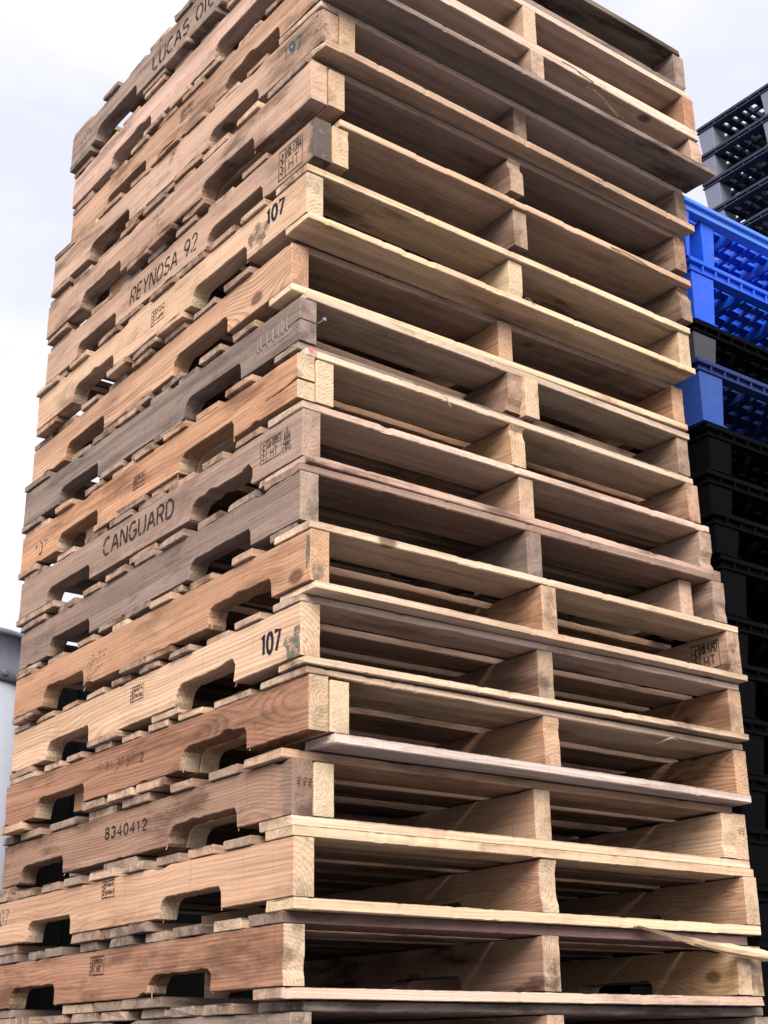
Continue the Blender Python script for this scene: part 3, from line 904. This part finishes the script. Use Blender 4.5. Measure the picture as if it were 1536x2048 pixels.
def lattice_mesh(w, d, h, nx, ny):
    """open grid deck: deep main ribs, shallow bars between"""
    m_ = MB()
    for k in range(1, nx):
        x = .03+(w-.06)*k/nx
        deep = (k % 4 == 0)
        m_.box(x-.005, x+.005, .03, d-.03, .0 if deep else h-.018, h-.001)
    for k in range(1, ny):
        y = .03+(d-.06)*k/ny
        deep = (k % 4 == 0)
        t = .006 if deep else .014
        m_.box(.03, w-.03, y-t, y+t, .002 if deep else h-.012, h-.0022)
    return m_.me('deck_lattice')
def leg_mesh(lw, ld, h, hollow=True):
    """upright leg, slightly tapered, with a hollow front pocket and a foot flange"""
    V = []; F = []
    tp = .006
    def fr(x0, x1, y0, y1, z): return [(x0,y0,z),(x1,y0,z),(x1,y1,z),(x0,y1,z)]
    V = fr(tp, lw-tp, tp, ld-tp, .004) + fr(0, lw, 0, ld, h)
    F = [(0,3,2,1), (4,5,6,7), (0,1,5,4), (1,2,6,5), (2,3,7,6), (3,0,4,7)]
    m_ = MB(); m_.v = V; m_.f = F
    m_.box(0, lw, 0, ld, 0, .004)
    return m_.me('leg')
def bev(o, w=.0025, seg=2):
    md = o.modifiers.new('bevel', 'BEVEL'); md.width = w; md.segments = seg; md.limit_method = 'ANGLE'
    return o
MESHC = {}
def plastic_pallet(loc, w, d, h, body, legm, label, group, legx, legy, ribs=.045, rimh=.045, rimmat=None, lw=.075, hollow=False):
    root = bpy.data.objects.new('plastic_pallet', None)
    root.empty_display_size = .2
    col.objects.link(root)
    root.location = loc
    tag(root, label, 'pallet', group)
    key = (w, d, round(h, 3), body, legm, ribs, rimh, lw, rimmat)
    if key not in MESHC:
        MESHC[key] = (rim_mesh(w, d, rimh, ribs), lattice_mesh(w, d, rimh, 20, 20), leg_mesh(lw, lw, h-rimh-.0005))
        for me, mt in zip(MESHC[key], (rimmat or body, body, legm)): me.materials.append(PL[mt])
    rm, lm, gm = MESHC[key]
    bev(link('deck_rim', rm, None, root, (0, 0, h-rimh)), .0018)
    link('deck_lattice', lm, None, root, (0, 0, h-rimh))
    for fx in legx:
        for fy in legy:
            if hollow and fx == 0:
                if 'hol' not in MESHC:
                    MESHC['hol'] = (leg_mesh(.024, lw, h-rimh-.0005), leg_mesh(.052, .06, h-rimh-.0005), leg_mesh(.062, .014, h-rimh-.0005))
                    for me in MESHC['hol']: me.materials.append(PL[legm])
                ya = .004+fy*(d-lw-.008)
                for me, xx, yy in zip(MESHC['hol'], (.004, .084, .0235), (0, .012, lw-.016)):
                    bev(link('leg', me, None, root, (xx, ya+yy, 0)), .004, 2)
                continue
            bev(link('leg', gm, None, root, (.004+fx*(w-lw-.008), .004+fy*(d-lw-.008), 0)), .006, 3)
    return root
# stack of mixed blue and black plastic pallets just right of the wooden stack
BX, BY, BW, BD = 1.224, .125, 1.05, 1.00
rims = [1.956, 1.777, 1.600, 1.483, 1.314, 1.192, 1.083, .977, .834, .720, .597, .471, .353, .234, .118]
cols = ['blue', 'blue', 'black', 'navy', 'black', 'black', 'black', 'black', 'black', 'black', 'black', 'black', 'black', 'black']
legs = ['blue', 'blue', 'charcoal', 'dull_blue', 'black', 'black', 'black', 'black', 'black', 'black', 'black', 'black', 'black', 'black']
blab = ['bright blue plastic pallet on top of the mixed plastic stack at right',
        'bright blue plastic pallet second in the mixed stack, just under the topmost blue one',
        'black plastic pallet between the two bright blue ones and the dull blue one',
        'dull blue plastic pallet between two black ones in the mixed stack']
ORD = ['first', 'second', 'third', 'fourth', 'fifth', 'sixth', 'seventh', 'eighth', 'ninth', 'tenth', 'eleventh', 'twelfth', 'thirteenth', 'fourteenth']
GB = 'plastic pallets in the mixed blue and black stack'
for k in range(len(rims)-1):
    h = rims[k]-rims[k+1]
    lab = blab[k] if k < 4 else 'black plastic pallet, %s from the top of the mixed stack right of the wood' % ORD[k]
    grp = GB
    jx = .008*((k*5) % 3-1)
    plastic_pallet((BX+jx*(k > 0), BY+.006*((k*7) % 3-1)*(k > 0), rims[k+1]+Z0+.0004), BW, BD, h-.0006, cols[k], legs[k], lab, grp, (0, .5, 1), (0, .5, 1),
                   ribs=(.05 if k != 0 else 0), rimh=(.040 if k < 2 else .034), lw=.085, rimmat=('lit_blue' if k == 0 else None), hollow=(k == 0))
z = rims[-1]+Z0
nlow = 9; hl = z/nlow
for k in range(nlow):
    z -= hl
    plastic_pallet((BX, BY, z+.0003), BW, BD, round(hl, 4)-.0006, 'black', 'black', 'black plastic pallet in the mixed stack, below the lower edge of the photo', 'black plastic pallets below the lower edge of the photo',
                   (0, .5, 1), (0, .5, 1), ribs=.05, rimh=.034, lw=.085)

# taller black stack further right
CXs, CYs, CW, CD = 2.344, -.03, 1.0, .95
ctop = 3.132+Z0
nC = int(ctop/.1195)
hC = ctop/nC
clab = ['dark plastic pallet at the very top of the tall black stack at far right',
        'dark plastic pallet second from the top of the tall black stack at far right',
        'dark plastic pallet third from the top of the tall black stack at right',
        'dark plastic pallet fourth from the top of the tall black stack at far right',
        'dark plastic pallet fifth from the top of the tall black stack at right']
for k in range(nC):
    lab = clab[k] if k < 5 else 'dark plastic pallet hidden low in the tall stack behind the blue pallets'
    grp = 'plastic pallets in the tall black stack' if k < 5 else 'plastic pallets low in the tall black stack'
    jy = .006*((k*5) % 3-1)
    plastic_pallet((CXs, CYs+jy*(k > 0), ctop-hC*(k+1)+.0003), CW, CD, round(hC, 4)-.0006, 'slate', 'grey', lab, grp, (0, 1/3, 2/3, 1), (0, 1/3, 2/3, 1), ribs=.055, rimh=.026, lw=.07)

# ------------------------------------------------------------------ grey steel tank at far left
def lathe(prof, n=64):
    V = []; F = []
    for r_, z_ in prof:
        for k in range(n): V.append((r_*cos(2*pi*k/n), r_*sin(2*pi*k/n), z_))
    for i in range(len(prof)-1):
        for k in range(n):
            F.append((i*n+k, i*n+(k+1) % n, (i+1)*n+(k+1) % n, (i+1)*n+k))
    F.append(tuple(reversed(range(n)))); F.append(tuple(range((len(prof)-1)*n, len(prof)*n)))
    me = mesh('lathe', V, F)
    for p in me.polygons: p.use_smooth = len(p.vertices) == 4
    return me
TKX, TKY, TR = .503, 2.917, .216
ztop, zband = 1.301+Z0, 1.126+Z0
tk = bpy.data.objects.new('steel_tank', None); col.objects.link(tk); tk.location = (TKX, TKY, 0)
tag(tk, 'pale grey cylindrical steel tank with a darker cap band at the left edge', 'tank')
link('tank_wall', lathe([(TR-.008, .0), (TR-.008, zband+.01)]), TANK_WALL, tk)
link('cap_band', lathe([(TR-.002, zband), (TR+.004, zband+.004), (TR+.004, zband+.045), (TR-.001, zband+.05), (TR-.001, ztop-.015), (TR+.008, ztop-.012), (TR+.008, ztop), (TR-.01, ztop+.012)]), TANK_CAP, tk)
for k in range(14):
    a = 2*pi*k/14
    me = lathe([(.012, 0), (.012, .006), (.008, .009)], 12)
    link('bolt', me, TANK_CAP, tk, ((TR+.002)*cos(a), (TR+.002)*sin(a), zband+.026), (0, pi/2, a))

# ------------------------------------------------------------------ dark container shape added behind the stack to blacken its gaps
KX, KY, KL, KD, KH = .95, 3.22, 6.06, 2.44, 2.59
CONT = simple('gap_black', (0.004, 0.004, 0.0045), 0.9, 0.0, 8, 0.4)  # near-black so the gaps in front read as deep shade
kt = bpy.data.objects.new('added_backdrop', None); col.objects.link(kt); kt.location = (KX, KY, 0)
tag(kt, 'added dark container-shaped backdrop behind the wooden stack, blackening its lower gaps', 'container')
def corrugated(length, h):
    V = []; F = []
    prof = []
    x = 0.0
    while x < length-.28:
        prof += [(x, 0), (x+.07, 0), (x+.105, .036), (x+.175, .036), (x+.21, 0)]
        x += .28
    prof += [(x, 0), (length, 0)]
    pr = []
    for p in prof:
        if not pr or abs(p[0]-pr[-1][0]) > 1e-6: pr.append(p)
    for x, y in pr: V += [(x, y, .16), (x, y, h-.12)]
    for k in range(len(pr)-1): F.append((2*k, 2*k+2, 2*k+3, 2*k+1))
    return mesh('corrugated_wall', V, F)
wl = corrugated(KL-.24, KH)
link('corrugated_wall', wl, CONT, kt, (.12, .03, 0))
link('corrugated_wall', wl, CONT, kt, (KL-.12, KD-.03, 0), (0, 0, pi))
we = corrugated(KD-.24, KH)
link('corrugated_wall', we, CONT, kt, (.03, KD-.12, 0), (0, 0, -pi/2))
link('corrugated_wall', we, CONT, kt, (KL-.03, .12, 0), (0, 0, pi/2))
for x in (0, KL-.12):
    for y in (0, KD-.12):
        mb = MB(); mb.box(x, x+.12, y, y+.12, .0, KH)
        bev(link('corner_post', mb.me('corner_post'), CONT, kt), .01)
for z0_, z1_ in ((.02, .16), (KH-.12, KH-.01)):
    for y in (.005, KD-.085):
        mb = MB(); mb.box(.121, KL-.121, y, y+.08, z0_, z1_); link('rail', mb.me('rail'), CONT, kt)
    for x in (.005, KL-.085):
        mb = MB(); mb.box(x, x+.08, .121, KD-.121, z0_, z1_); link('rail', mb.me('rail'), CONT, kt)
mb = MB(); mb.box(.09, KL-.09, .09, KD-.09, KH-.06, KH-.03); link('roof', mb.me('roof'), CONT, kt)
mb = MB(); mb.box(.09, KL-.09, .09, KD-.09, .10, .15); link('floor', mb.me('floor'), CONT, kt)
